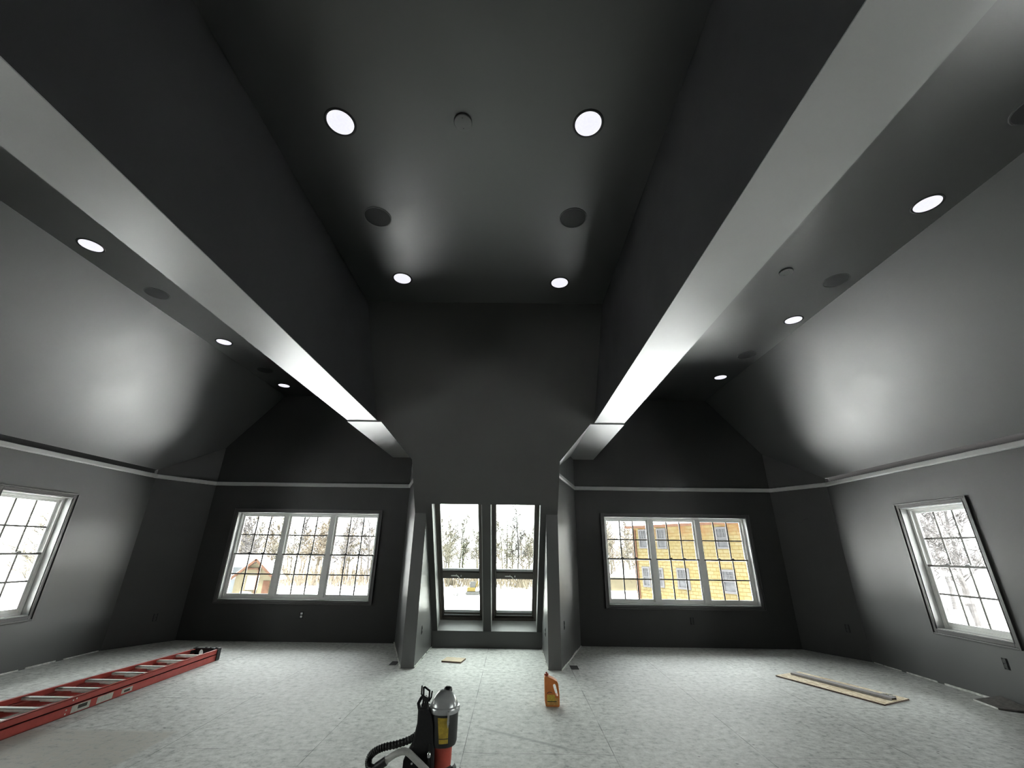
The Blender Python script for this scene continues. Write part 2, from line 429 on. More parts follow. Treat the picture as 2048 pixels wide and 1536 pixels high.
# trim rail all round
def trim_strip(name, P, Q, inward):
    P, Q = Vector(P), Vector(Q); d = (Q - P).normalized(); n = Vector(inward).normalized()
    mb = MB()
    prof = [(0, 0.0), (0.014, 0.004), (0.022, 0.016), (0.022, 0.058), (0.014, 0.066), (0, 0.068)]
    mb.prism([P + n * a + Vector((0, 0, ZT0 + b)) for a, b in prof], Q - P)
    struct(mb, name, M['trim'])
i = 3
for sg in (-1, 1):
    trim_strip('trim_%d' % i, (sg * W, YR, 0), (sg * W, YC + 0.005, 0), (-sg, 0, 0)); i += 1
    n = (-sg * (YB - YC), -(W - XC), 0)
    trim_strip('trim_%d' % i, (sg * W, YC, 0), (sg * XC, YB, 0), n); i += 1
    trim_strip('trim_%d' % i, (sg * (XC + .01), YB, 0), (sg * (XBC - .005), YB, 0), (0, -1, 0)); i += 1
    n = (sg * (YB - YF), -(XBC - XF), 0)
    trim_strip('trim_%d' % i, (sg * XBC, YB, 0), (sg * XF, YF, 0), n); i += 1

# raised central ceiling
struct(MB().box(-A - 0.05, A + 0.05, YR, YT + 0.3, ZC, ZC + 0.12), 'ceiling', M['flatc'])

# roof deck above the ceilings
struct(MB().box(-AW - 0.3, AW + 0.3, YR - 0.15, YT + 0.2, ZC + 0.12, ZC + 0.2), 'roof', M['wall'])
# rear wall behind the camera
mb = MB().box(-W - 0.2, W + 0.2, YR - 0.15, YR, -0.2, ZC + 0.1)
struct(mb, 'wall_rear', M['wall'])

# dormer slope with two shafts for the roof windows
S0, S1 = (ZC - 2.004) / SN, (ZC - ZK) / SN
HX0, HX1 = 0.060, 0.775
D = 0.25
mb = MB()
sp1 = (ZC - ZB) / SN; sp2 = (ZC - 2.985) / SN; sp3 = (ZC - 2.55) / SN
nrm = SP(0, 0, 1) - SP(0, 0, 0)
mb.prism([SP(-A, 0), SP(A, 0), SP(A, sp1), SP(1.40, sp2), SP(XF, sp3), SP(XF, S0), SP(-XF, S0), SP(-XF, sp3), SP(-1.40, sp2), SP(-A, sp1)], nrm * D)
O0 = SP(0, 0); VV = SP(0, 1) - SP(0, 0)
for (a, b) in ((-XF, -HX1), (-HX0, HX0), (HX1, XF)):
    mb.obox(O0, (1, 0, 0), VV, nrm, a, b, S0, S1, 0, D)
mb.prism([SP(-XF, S1), SP(XF, S1), SP(XF, S1, D), SP(-XF, S1, D)], Vector((0, 0, -0.05)))
struct(mb, 'ceiling_slope_dormer', M['wallb'])
# painted lining of the shafts
for k, sg in enumerate((-1, 1)):
    mb = MB()
    a, b = (sg * HX0, sg * HX1); lo, hi = min(a, b), max(a, b)
    t = 0.006
    mb.obox(O0, (1, 0, 0), VV, nrm, lo, lo + t, S0, S1, 0.001, D)
    mb.obox(O0, (1, 0, 0), VV, nrm, hi - t, hi, S0, S1, 0.001, D)
    mb.obox(O0, (1, 0, 0), VV, nrm, lo, hi, S1 - t, S1, 0.001, D)
    struct(mb, 'trim_%d' % (11 + k), M['reveal'])
# knee wall and the strip of wall under the windows
struct(MB().box(-XFI, XFI, YK, YK + 0.15, 0, ZK + 0.001), 'wall_knee', M['wall'])

# ----------------------------------------------------------------- windows
def double_hung(mbd, O, U, N, units, wu, z0, z1, root):
    """white vinyl double-hung units side by side; O at the wall face, N outwards"""
    V = Vector((0, 0, 1)); O = Vector(O); U = Vector(U); N = Vector(N)
    H = z1 - z0; zm = z0 + H * 0.5
    fr = MB()
    n0, n1 = 0.085, 0.155
    tot = units * wu
    fr.obox(O, U, V, N, 0, 0.030, z0, z1, n0, n1); fr.obox(O, U, V, N, tot - 0.030, tot, z0, z1, n0, n1)
    fr.obox(O, U, V, N, 0.030, tot - 0.030, z1 - 0.028, z1, n0, n1); fr.obox(O, U, V, N, 0.030, tot - 0.030, z0, z0 + 0.030, n0, n1)
    for k in range(1, units):
        fr.obox(O, U, V, N, k * wu - 0.040, k * wu + 0.040, z0 + 0.03, z1 - 0.028, n0 - 0.004, n1)
    fr.build('window_frame', M['vinyl'], root, bevel=0.003)
    for k in range(units):
        a = k * wu + (0.030 if k == 0 else 0.040); b = (k + 1) * wu - (0.030 if k == units - 1 else 0.040)
        for which in ('upper', 'lower'):
            if which == 'upper': c, d, m0, m1 = zm - 0.012, z1 - 0.028, 0.125, 0.150
            else: c, d, m0, m1 = z0 + 0.030, zm + 0.012, 0.095, 0.120
            st = 0.030; bot = 0.020 if which == 'upper' else 0.042; top = 0.030 if which == 'upper' else 0.020
            s = MB()
            s.obox(O, U, V, N, a, a + st, c, d, m0, m1); s.obox(O, U, V, N, b - st, b, c, d, m0, m1)
            s.obox(O, U, V, N, a + st, b - st, c, c + bot, m0, m1); s.obox(O, U, V, N, a + st, b - st, d - top, d, m0, m1)
            so = s.build(which + '_sash', M['vinyl'], root, bevel=0.002)
            ga, gb, gc, gd = a + st, b - st, c + bot, d - top
            mc = (m0 + m1) / 2
            MB().obox(O, U, V, N, ga, gb, gc, gd, mc - 0.002, mc + 0.002).build('pane', M['glass'], so)
            g = MB()
            for q in (1, 2):
                x = ga + (gb - ga) * q / 3
                g.obox(O, U, V, N, x - 0.010, x + 0.010, gc, gd, mc - 0.006, mc + 0.006)
            zq = (gc + gd) / 2
            g.obox(O, U, V, N, ga, gb, zq - 0.010, zq + 0.010, mc - 0.0055, mc + 0.0055)
            g.build('muntin_grid', M['muntin'], so)
            if which == 'lower':
                # dark weather-strip line of the meeting rail, and two sash locks
                r = MB().obox(O, U, V, N, a + 0.004, b - 0.004, d - 0.019, d + 0.004, m0 - 0.004, m0 + 0.001)
                r.build('meeting_rail', M['muntin'], so)
                for q in (1, 2):
                    x = ga + (gb - ga) * q / 3
                    l = MB(); l.obox(O, U, V, N, x - 0.028, x + 0.028, d + 0.003, d + 0.014, m0 - 0.004, m0 + 0.018)
                    l.obox(O, U, V, N, x - 0.008, x + 0.018, d + 0.012, d + 0.022, m0 - 0.001, m0 + 0.012)
                    l.build('sash_lock', M['lock'], so)
def lining_and_casing(O, U, N, w, z0, z1, root, cw):
    V = Vector((0, 0, 1)); O = Vector(O); U = Vector(U); N = Vector(N)
    j = MB(); t = 0.012
    j.obox(O, U, V, N, -t, 0.002, z0 - t, z1 + t, -0.004, 0.086); j.obox(O, U, V, N, w - 0.002, w + t, z0 - t, z1 + t, -0.004, 0.086)
    j.obox(O, U, V, N, 0, w, z1 - 0.002, z1 + t, -0.004, 0.086); j.obox(O, U, V, N, 0, w, z0 - t, z0 + 0.002, -0.004, 0.086)
    j.build('jamb_lining', M['reveal'], root)
    c = MB()
    def ring(o0, o1, n0, n1):
        c.obox(O, U, V, N, -o1, -o0, z0 - o1, z1 + o1, n0, n1); c.obox(O, U, V, N, w + o0, w + o1, z0 - o1, z1 + o1, n0, n1)
        c.obox(O, U, V, N, -o0, w + o0, z1 + o0, z1 + o1, n0, n1); c.obox(O, U, V, N, -o0, w + o0, z0 - o1, z0 - o0, n0, n1)
    ring(0.006, cw - 0.018, -0.014, 0); ring(cw - 0.018, cw, -0.026, 0); ring(0.006, 0.016, -0.018, 0)
    c.build('casing', M['casing'], root, bevel=0.003)

wn = 1
def window_root(loc=(0, 0, 0)):
    global wn
    o = bpy.data.objects.new('window_%d' % wn, None); COL.objects.link(o); o['kind'] = 'structure'; wn += 1
    return o
wu = (XO - XI) / 3
for x0 in (-XO, XI):
    r = window_root()
    double_hung(None, (x0, YB, 0), (1, 0, 0), (0, 1, 0), 3, wu, ZW0, ZW1, r)
    lining_and_casing((x0, YB, 0), (1, 0, 0), (0, 1, 0), XO - XI, ZW0, ZW1, r, 0.066)
for sg in (-1, 1):
    for (y0, y1) in (SWY, ADDED_SIDE):  # the second, unseen opening is added for its daylight
        r = window_root()
        double_hung(None, (sg * W, y0, 0), (0, 1, 0), (sg, 0, 0), *((1, y1 - y0) if y0 > 3 else (3, (y1 - y0) / 3)), ZW0, ZW1, r)
        lining_and_casing((sg * W, y0, 0), (0, 1, 0), (sg, 0, 0), y1 - y0, ZW0, ZW1, r, 0.066)

# roof windows: tall pivot sash over a short fixed pane, dark bronze frames
for sg in (-1, 1):
    lo, hi = (min(sg * HX0, sg * HX1), max(sg * HX0, sg * HX1))
    r = window_root()
    def ob(mb, a, b, s0, s1, n0, n1): mb.obox(O0, (1, 0, 0), VV, nrm, a, b, s0, s1, n0, n1)
    fw = 0.040
    m = MB()
    ob(m, lo, lo + fw, S0 - .05, S1, D - 0.04, D + 0.08); ob(m, hi - fw, hi, S0 - .05, S1, D - 0.04, D + 0.08)
    ob(m, lo + fw, hi - fw, S0 - 0.05, S0 + fw, D - 0.04, D + 0.08); ob(m, lo + fw, hi - fw, S1 - 0.05, S1, D - 0.04, D + 0.08)
    m.build('window_frame', M['velux'], r, bevel=0.004)
    def sash(name, s0, s1, n0, bot):
        m = MB(); sw = 0.034; a, b = lo + fw, hi - fw
        ob(m, a, a + sw, s0, s1, n0, D + 0.06); ob(m, b - sw, b, s0, s1, n0, D + 0.06)
        ob(m, a + sw, b - sw, s0, s0 + sw, n0, D + 0.06); ob(m, a + sw, b - sw, s1 - bot, s1, n0, D + 0.06)
        so = m.build(name, M['velux'], r, bevel=0.004)
        g = MB(); ob(g, a + sw, b - sw, s0 + sw, s1 - bot, D + 0.030, D + 0.036); g.build('pane', M['glass2'], so)
        g = MB(); ob(g, a + sw, b - sw, s1 - bot - 0.045, s1 - bot + 0.002, D + 0.008, D + 0.020); g.build('glazing_strip', M['gasket'], so)
        return so
    up = sash('upper_sash', S0 + fw, 4.235, D - 0.02, 0.090)
    lw = sash('lower_sash', 4.240, S1 - 0.05, D + 0.0, 0.060)
    b = MB(); ob(b, lo + fw + .03, hi - fw - .03, S1 - 0.085, S1 - 0.072, D - 0.008, D + 0.004); b.build('bottom_bead', M['gasket'], lw)
    hx = (lo + hi) / 2 - 0.10
    h = MB(); h.tube([SP(hx - 0.05, 4.185, D - 0.045), SP(hx + 0.02, 4.185, D - 0.045), SP(hx + 0.05, 4.187, D - 0.045), SP(hx + 0.075, 4.225, D - 0.04)], 0.0085, 8)
    h.tube([SP(hx + 0.03, 4.186, D - 0.045), SP(hx + 0.03, 4.186, D - 0.018)], 0.008, 8)
    h.build('handle', M['handle_white'], up)
    k = MB(); k.tube([SP(hx + 0.105, 4.195, D - 0.045), SP(hx + 0.105, 4.195, D - 0.018)], 0.009, 10); k.build('latch_button', M['handle_white'], up)

# wall-base gap: raw board edge where the skirting is still missing
def base_strip(name, P, Q, n):
    P, Q, n = Vector(P), Vector(Q), Vector(n).normalized()
    mb = MB(); L = (Q - P).length; d = (Q - P).normalized(); t = 0.0
    while t < L:
        l = rnd.uniform(0.25, 0.7); h = rnd.uniform(0.010, 0.022); w = rnd.uniform(0.006, 0.014)
        e = min(t + l, L)
        mb.obox(P, d, n, (0, 0, 1), t, e, 0.0, w, 0, h); t = e + rnd.uniform(0.0, 0.12)
    struct(mb, name, M['plaster'])
for sg, nm in ((-1, 'left'), (1, 'right')):
    base_strip('baseboard_' + nm, (sg * W, 0.5, 0), (sg * W, YC - 0.05, 0), (-sg, 0, 0))
    base_strip('baseboard_fin_' + nm, (sg * XFI, YF + 0.02, 0), (sg * XFI, YK, 0), (-sg, 0, 0))
    n = (sg * (YB - YF), -(XBC - XF), 0)
    base_strip('baseboard_splay_' + nm, (sg * XF, YF, 0), (sg * XBC, YB, 0), n)

# ----------------------------------------------------------------- ceiling fixtures
def make_light(z):
    t = thing('recessed_downlight', (0, 0, z), '', 'ceiling light', 'lit recessed ceiling lights')
    m = MB(); m.lathe([(0.094, -0.001), (0.100, -0.006), (0.108, -0.006), (0.112, -0.003), (0.112, 0.0), (0.094, 0.0)], 40)
    m.build('trim_ring', M['grille'], t)
    m = MB(); m.lathe([(0.0945, -0.0005), (0.094, -0.0035), (0.06, -0.0045), (0.001, -0.005)], 40)
    m.build('lens', M['lens'], t)
    return t
L0 = make_light(ZC)
spots = [((-0.900, 2.14, ZC), 'lit round light in the raised central ceiling, left of the pair nearest the viewer'),
         ((0.888, 2.135, ZC), 'lit round light in the raised central ceiling, right of the pair nearest the viewer'),
         ((-0.908, 4.02, ZC), 'lit round light in the central ceiling just above the dormer slope, left one'),
         ((0.884, 4.07, ZC), 'lit round light in the central ceiling just above the dormer slope, right one'),
         ((-3.853, 3.398, ZF), 'lit round light in the flat strip beside the left beam, nearest of three'),
         ((-3.855, 5.486, ZF), 'lit round light in the flat strip beside the left beam, middle of three'),
         ((-3.856, 7.226, ZF), 'lit round light in the flat strip beside the left beam, farthest and smallest'),
         ((3.859, 2.763, ZF), 'lit round light in the flat strip beside the right beam, nearest of three'),
         ((3.920, 4.693, ZF), 'lit round light in the flat strip beside the right beam, middle of three'),
         ((3.867, 6.599, ZF), 'lit round light in the flat strip beside the right beam, farthest and smallest')]
for k, (p, lab) in enumerate(spots):
    if k == 0: L0.location = p; L0['label'] = lab
    else: dup(L0, p, lab)
def make_speaker():
    t = thing('ceiling_speaker', (0, 0, 0), '', 'speaker', 'round ceiling speakers')
    m = MB(); m.lathe([(0.116, 0.0), (0.116, -0.004), (0.121, -0.006), (0.127, -0.004), (0.127, 0.0)], 40)
    m.build('rim', M['ceil'], t)
    m = MB(); m.lathe([(0.1165, -0.0005), (0.114, -0.004), (0.06, -0.0055), (0.001, -0.006)], 40)
    m.build('grille', M['grille'], t)
    return t
S_0 = make_speaker()
for k, (p, lab) in enumerate([((-0.907, 3.07, ZC), 'dark round speaker grille in the raised central ceiling, left one'),
        ((0.903, 3.06, ZC), 'dark round speaker grille in the raised central ceiling, right one'),
        ((-3.855, 4.241, ZF), 'dark round speaker beside the left beam, between its first and second lights'),
        ((-3.815, 6.509, ZF), 'faint round speaker beside the left beam, between its second and third lights'),
        ((3.860, 3.851, ZF), 'dark round speaker beside the right beam, between its first and second lights'),
        ((3.857, 5.726, ZF), 'dark round speaker beside the right beam, between its second and third lights'),
        ((3.815, 1.93, ZF), 'round speaker cut by the right edge of the photo, nearest beside right beam')]):
    if k == 0: S_0.location = p; S_0['label'] = lab
    else: dup(S_0, p, lab)
for p, lab in [((-0.012, 2.127, ZC), 'small charcoal cover plate in the middle of the raised central ceiling'),
               ((3.229, 3.702, ZF), 'small charcoal cover plate in the flat strip between right beam and speaker')]:
    t = thing('ceiling_cover_plate', p, lab, 'cover plate', 'painted ceiling cover plates')
    MB().lathe([(0.066, 0.0), (0.066, -0.010), (0.062, -0.014), (0.001, -0.015)], 32).build('plate', M['ceil'], t)
    for q in (-0.04, 0.04): MB().lathe([(0.003, -0.0145), (0.003, -0.017), (0.0005, -0.0175)], 8, (0, q, 0)).build('screw', M['grille'], t)

# ----------------------------------------------------------------- wall devices
def outlet(loc, nrm, label, white=False, kind='electrical_outlet'):
    t = thing(kind, loc, label, 'outlet', 'uncovered outlets along the walls')
    n = Vector(nrm).normalized(); u = Vector((0, 0, 1)).cross(n).normalized(); V = Vector((0, 0, 1))
    m = MB(); m.obox((0, 0, 0), u, V, n, -0.030, 0.030, -0.052, 0.052, -0.02, 0.001); m.build('wall_box', M['void'], t)
    m = MB(); m.obox((0, 0, 0), u, V, n, -0.012, 0.012, -0.052, 0.052, 0.0, 0.004); m.build('mounting_strap', M['black'], t)
    m = MB()
    for z in (-0.022, 0.022): m.obox((0, 0, 0), u, V, n, -0.017, 0.017, z - 0.015, z + 0.015, 0.001, 0.009)
    m.build('receptacle', M['whitepl'] if white else M['charcoal'], t, bevel=0.003)
outlet((-3.050, YB, 0.381), (0, -1, 0), 'outlet with two white receptacles under the left triple window', True)
outlet((3.309, YB, 0.375), (0, -1, 0), 'dark uncovered outlet under the right triple window')
nc = Vector((-(YB - YC), -(W - XC), 0)).normalized()
def on_corner(sg, f, z): return Vector((sg * (XC + (W - XC) * f), YB + (YC - YB) * f, z))
outlet(on_corner(1, 0.78, 0.389), (nc.x, nc.y, 0), 'dark uncovered outlet on the splayed corner right of the right triple window')
outlet(on_corner(-1, 0.40, 0.36), (-nc.x, nc.y, 0), 'dark uncovered outlet on the splayed corner left of the left triple window')
outlet((W, 5.104, 0.379), (-1, 0, 0), 'dark uncovered outlet on the right wall below the single window')
outlet((-XFI, 6.63, 0.372), (1, 0, 0), 'dark uncovered outlet on the inner face of the left dormer cheek')
outlet((XFI, 6.69, 0.360), (-1, 0, 0), 'dark uncovered outlet on the inner face of the right dormer cheek')
ns = Vector((YB - YF, -(XBC - XF), 0)).normalized()
ps = Vector((XF, YF, 0)).lerp(Vector((XBC, YB, 0)), 0.16)
outlet((ps.x, ps.y, 0.47), ns, 'dark uncovered outlet on the outer splayed side of the right dormer cheek')
pw = on_corner(1, 0.60, 1.93) + nc * 0.004
t = thing('wire_stub', pw, 'thin dark wire stub poking out of the right splayed corner', 'wire')
dv = Vector((W - XC, YC - YB, 0)).normalized()
MB().tube([(0, 0, 0), nc * 0.03 + Vector((0, 0, 0.02)), nc * 0.05 - dv * 0.05 + Vector((0, 0, 0.015)), nc * 0.04 - dv * 0.13 - Vector((0, 0, 0.05))], 0.005, 6).build('wire', M['black'], t)

# ----------------------------------------------------------------- red step ladder lying folded on the floor
t = thing('step_ladder', (-3.52, 6.56, 0), 'long red fibreglass step ladder lying folded on the floor at left', 'ladder')
LL = 3.3
def xfar(y): return -0.33 - (-y) * 0.095      # far rail, local y runs 0 .. -LL from the top cap
def rail(x0, x1, z0, z1, inward):
    """C-channel rail from the cap (y = -0.04) to the foot (y = -LL)"""
    w = 0.004; fl = 0.030 * inward
    m = MB()
    def slab(a0, a1, b0, b1):
        vs = []
        for (y, x) in ((-0.04, x0), (-LL, x1)):
            vs += [(x + a0, y, b0), (x + a1, y, b0), (x + a1, y, b1), (x + a0, y, b1)]
        m.add(vs, [(0, 1, 2, 3), (4, 7, 6, 5), (0, 4, 5, 1), (1, 5, 6, 2), (2, 6, 7, 3), (3, 7, 4, 0)])
    slab(0, w * inward, z0, z1); slab(0, fl, z1 - w, z1); slab(0, fl, z0, z0 + w)
    return m
# rear section underneath, front section above
rl = [rail(0.0, 0.0, 0.0, 0.073, -1), rail(0.0, 0.0, 0.078, 0.130, -1), rail(xfar(-0.04), xfar(-LL), 0.0, 0.073, 1), rail(xfar(-0.04), xfar(-LL), 0.078, 0.130, 1)]
ro = [m.build('rail', M['ladder'], t) for m in rl]
k = 0; y = -0.30
while y > -LL + 0.15:
    a = xfar(y) + 0.005
    MB().box(a, -0.006, y - 0.024, y + 0.024, 0.108, 0.116).box(a, -0.006, y + 0.018, y + 0.024, 0.092, 0.116).box(a, -0.006, y - 0.024, y - 0.018, 0.092, 0.116).build('step', M['rung'], t, bevel=0.002)
    yb = y - 0.12
    MB().tube([(xfar(yb) + 0.006, yb, 0.045), (-0.006, yb, 0.045)], 0.013, 10).build('rear_bar', M['rung'], t)
    y -= 0.277
# top cap: end plate with an oval tool hole, lip and ribs
xa = xfar(0.0)
def cap_plate():
    x0, x1, z0, z1 = xa - 0.015, 0.012, 0.003, 0.142
    outl = [(x0, z0), (x1, z0), (x1, z1), (x0, z1)]
    hole = [(xa + 0.085 + 0.030 * math.cos(2 * PI * k / 20), 0.078 + 0.042 * math.sin(2 * PI * k / 20)) for k in range(20)]
    bm = bmesh.new()
    def loop(pts): 
        vs = [bm.verts.new((x, -0.008, z)) for x, z in pts]
        return [bm.edges.new((vs[i], vs[(i + 1) % len(vs)])) for i in range(len(vs))]
    e = loop(outl) + loop(hole)
    bmesh.ops.triangle_fill(bm, use_beauty=True, edges=e)
    ext = bmesh.ops.extrude_face_region(bm, geom=list(bm.faces))
    bmesh.ops.translate(bm, vec=(0, 0.014, 0), verts=[g for g in ext['geom'] if isinstance(g, bmesh.types.BMVert)])
    def bx(x0, x1, y0, y1, z0, z1):
        r = bmesh.ops.create_cube(bm, size=1.0)
        for v in r['verts']: v.co = Vector(((x0 + x1) / 2 + v.co.x * (x1 - x0), (y0 + y1) / 2 + v.co.y * (y1 - y0), (z0 + z1) / 2 + v.co.z * (z1 - z0)))
    bx(x0, x1, -0.030, -0.006, 0.134, 0.142)
    bx(x0, xa + 0.004, -0.085, -0.006, 0.06, 0.134); bx(0.002, x1, -0.060, -0.006, 0.003, 0.134)
    for q in (xa + 0.02, xa + 0.15, xa + 0.21, -0.04): bx(q - 0.012, q + 0.012, -0.025, 0.004, 0.141, 0.150)
    bmesh.ops.recalc_face_normals(bm, faces=bm.faces)
    me = bpy.data.meshes.new('top_cap'); bm.to_mesh(me); bm.free(); me.materials.append(M['black'])
    o = bpy.data.objects.new('top_cap', me); COL.objects.link(o); o.parent = t; return o
cap_plate()
# stickers and rivets on the near rail
def sticker(y0, y1, z0, z1, dark=None, stripe=False):
    s = MB().obox((0.0008, 0, 0), (0, 1, 0), (0, 0, 1), (1, 0, 0), y0, y1, z0, z1, 0, 0.0008).build('warning_sticker', M['sticker'], t)
    if dark: MB().obox((0.0018, 0, 0), (0, 1, 0), (0, 0, 1), (1, 0, 0), dark[0], dark[1], dark[2], dark[3], 0, 0.0006).build('printed_block', M['ink'], s)
    if stripe:
        m = MB()
        for q in range(3): m.obox((0.0018, 0, 0), (0, 1, 0), (0, 0, 1), (1, 0, 0), y0 + 0.01, y1 - 0.01, z0 + 0.006 + q * 0.010, z0 + 0.010 + q * 0.010, 0, 0.0006)
        m.build('printed_block', M['ink'], s)
sticker(-2.02, -1.84, 0.010, 0.066, (-1.96, -1.87, 0.030, 0.058))
sticker(-1.77, -1.60, 0.010, 0.064)
sticker(-1.50, -1.37, 0.016, 0.058, (-1.47, -1.40, 0.024, 0.042))
for (yy, zz_) in ((-2.07, 0.02), (-2.07, 0.05), (-2.03, 0.112), (-2.00, 0.118)):
    MB().obox((0.0, yy, zz_), (0, 1, 0), (0, 0, 1), (1, 0, 0), -0.006, 0.006, -0.006, 0.006, 0, 0.003).build('rivet', M['rung'], t, bevel=0.001)
# short spreader brace between the two sections
MB().box(-0.045, -0.030, -1.62, -1.59, 0.030, 0.112).build('spreader_brace', M['rung'], t)

# ----------------------------------------------------------------- backpack vacuum in the foreground
t = thing('backpack_vacuum', (0, 2.80, 0), 'red and charcoal backpack vacuum with silver dome standing on the floor', 'vacuum cleaner')
cx = 0.015
m = MB(); m.lathe([(0.070, 0.440), (0.076, 0.455), (0.078, 0.585), (0.078, 0.592)], 40, (cx, 0, 0)); m.build('canister', M['charcoal'], t)
m = MB(); m.lathe([(0.079, 0.582), (0.084, 0.588), (0.085, 0.602), (0.083, 0.608), (0.078, 0.611), (0.0005, 0.612)], 40, (cx, 0, 0)); rim = m.build('rim_band', M['silver'], t)
m = MB(); m.lathe([(0.074, 0.606), (0.072, 0.618), (0.064, 0.638), (0.050, 0.658), (0.034, 0.672), (0.022, 0.678), (0.0005, 0.680)], 40, (cx, 0, 0)); m.build('dome_lid', M['silver'], t)
m = MB(); m.lathe([(0.026, 0.668), (0.026, 0.679), (0.022, 0.687), (0.012, 0.692), (0.0005, 0.693)], 24, (cx + 0.013, 0.015, 0), sx=0.9); m.build('lid_knob', M['black'], t)
m = MB(); m.box(cx + 0.030, cx + 0.040, -0.0865, -0.078, 0.545, 0.603); m.prism([(cx + 0.028, -0.086, 0.560), (cx + 0.042, -0.086, 0.560), (cx + 0.035, -0.084, 0.528)], (0, 0.008, 0)); m.build('latch', M['chrome'], t, bevel=0.001)
# red motor housing below
m = MB(); m.lathe([(0.045, 0.02), (0.060, 0.03), (0.064, 0.20), (0.062, 0.31), (0.050, 0.345), (0.052, 0.375), (0.053, 0.425), (0.064, 0.440), (0.072, 0.452), (0.070, 0.456)], 36, (cx, 0, 0)); m.build('motor_housing', M['redpl'], t)
m = MB(); m.lathe([(0.075, 0.0), (0.080, 0.006), (0.078, 0.022), (0.050, 0.03)], 32, (cx, 0, 0)); m.build('base_ring', M['black'], t)
m = MB(); m.lathe([(0.068, 0.27), (0.070, 0.29), (0.068, 0.335), (0.056, 0.352)], 32, (cx + 0.012, 0.006, 0)); m.build('exhaust_band', M['black'], t)
# curved yellow label on the canister, with a dark printed band
def wrap(a0, a1, z0, z1, r, b0=None, b1=None, n=8):
    m = MB(); vs = []
    for k in range(n + 1):
        at = a0 + (a1 - a0) * k / n; ab = (b0 if b0 is not None else a0) + ((b1 if b1 is not None else a1) - (b0 if b0 is not None else a0)) * k / n
        for (aa, zz_) in ((ab, z0), (at, z1)): vs.append((cx + r * math.cos(aa), r * math.sin(aa), zz_))
        for (aa, zz_) in ((ab, z0), (at, z1)): vs.append((cx + (r - 0.001) * math.cos(aa), (r - 0.001) * math.sin(aa), zz_))
    fs = []
    for k in range(n):
        o = 4 * k; fs += [(o, o + 4, o + 5, o + 1), (o + 2, o + 3, o + 7, o + 6), (o + 1, o + 5, o + 7, o + 3), (o, o + 2, o + 6, o + 4)]
    m.add(vs, fs, True); return m
dn = -PI / 2
lb = wrap(dn - 0.28, dn + 0.48, 0.462, 0.572, 0.0792, dn - 0.10, dn + 0.50).build('warning_label', M['yellow'], t)
wrap(dn - 0.12, dn + 0.50, 0.481, 0.484, 0.0800).build('printed_band', M['ink'], lb)
# small discharge spout / cord hook low on the right
m = MB(); m.tube([(cx + 0.05, -0.02, 0.345), (cx + 0.085, -0.03, 0.330), (cx + 0.108, -0.03, 0.342)], [0.010, 0.008, 0.009], 8); m.build('cord_hook', M['black'], t)
# harness: padded backplate, straps and buckles
m = MB()
out = [(-0.117, 0.613), (-0.116, 0.545), (-0.128, 0.490), (-0.138, 0.452), (-0.160, 0.420), (-0.173, 0.388), (-0.178, 0.25), (-0.170, 0.06), (-0.12, 0.02), (-0.02, 0.02), (-0.012, 0.30), (-0.018, 0.45), (-0.030, 0.54), (-0.045, 0.585), (-0.070, 0.613)]
m.prism([(x, -0.075, z) for x, z in out], (0, 0.10, 0)); m.build('back_pad', M['blackfab'], t, bevel=0.012)
def strap(pts, w=0.016, d=0.005, name='strap', mat='blackfab'):
    m = MB(); pts = [Vector(p) for p in pts]; w *= 1.25; d *= 1.3
    for p, q in zip(pts[:-1], pts[1:]):
        dd = (q - p).normalized(); s = dd.cross(Vector((0, 1, 0))).normalized()
        m.obox(p, dd, s, (0, 1, 0), -0.003, (q - p).length + 0.003, -w / 2, w / 2, -d / 2, d / 2)
    return m.build(name, M[mat], t, bevel=0.001)
strap([(-0.112, -0.05, 0.600), (-0.120, -0.05, 0.628), (-0.108, -0.05, 0.650), (-0.098, -0.05, 0.662)], 0.012)
strap([(-0.098, -0.04, 0.605), (-0.094, -0.04, 0.660)], 0.007)
strap([(-0.086, -0.045, 0.605), (-0.082, -0.045, 0.660)], 0.008)
strap([(-0.074, -0.05, 0.600), (-0.070, -0.05, 0.655)], 0.009)
strap([(-0.107, -0.05, 0.706), (-0.107, -0.05, 0.672), (-0.098, -0.05, 0.655)], 0.006, 0.006, 'buckle', 'black')
strap([(-0.050, -0.05, 0.682), (-0.053, -0.05, 0.655), (-0.062, -0.05, 0.640), (-0.075, -0.05, 0.645)], 0.006, 0.006, 'buckle', 'black')
strap([(-0.095, -0.05, 0.662), (-0.097, -0.05, 0.700), (-0.090, -0.05, 0.702), (-0.064, -0.05, 0.686), (-0.063, -0.05, 0.650), (-0.095, -0.05, 0.662)], 0.007, 0.007, 'buckle', 'black')
strap([(-0.092, -0.055, 0.655), (-0.072, -0.055, 0.645)], 0.018, 0.010, 'buckle', 'black')
m = MB()
for dx in (0, 0.006): m.box(-0.046 + dx, -0.042 + dx, -0.079, -0.075, 0.10, 0.46)
m.build('zip', M['charcoal'], t)
m = MB(); m.lathe([(0.0085, 0.408), (0.010, 0.414), (0.010, 0.424), (0.005, 0.432)], 14, (-0.040, -0.082, 0)); m.build('clip', M['chrome'], t)
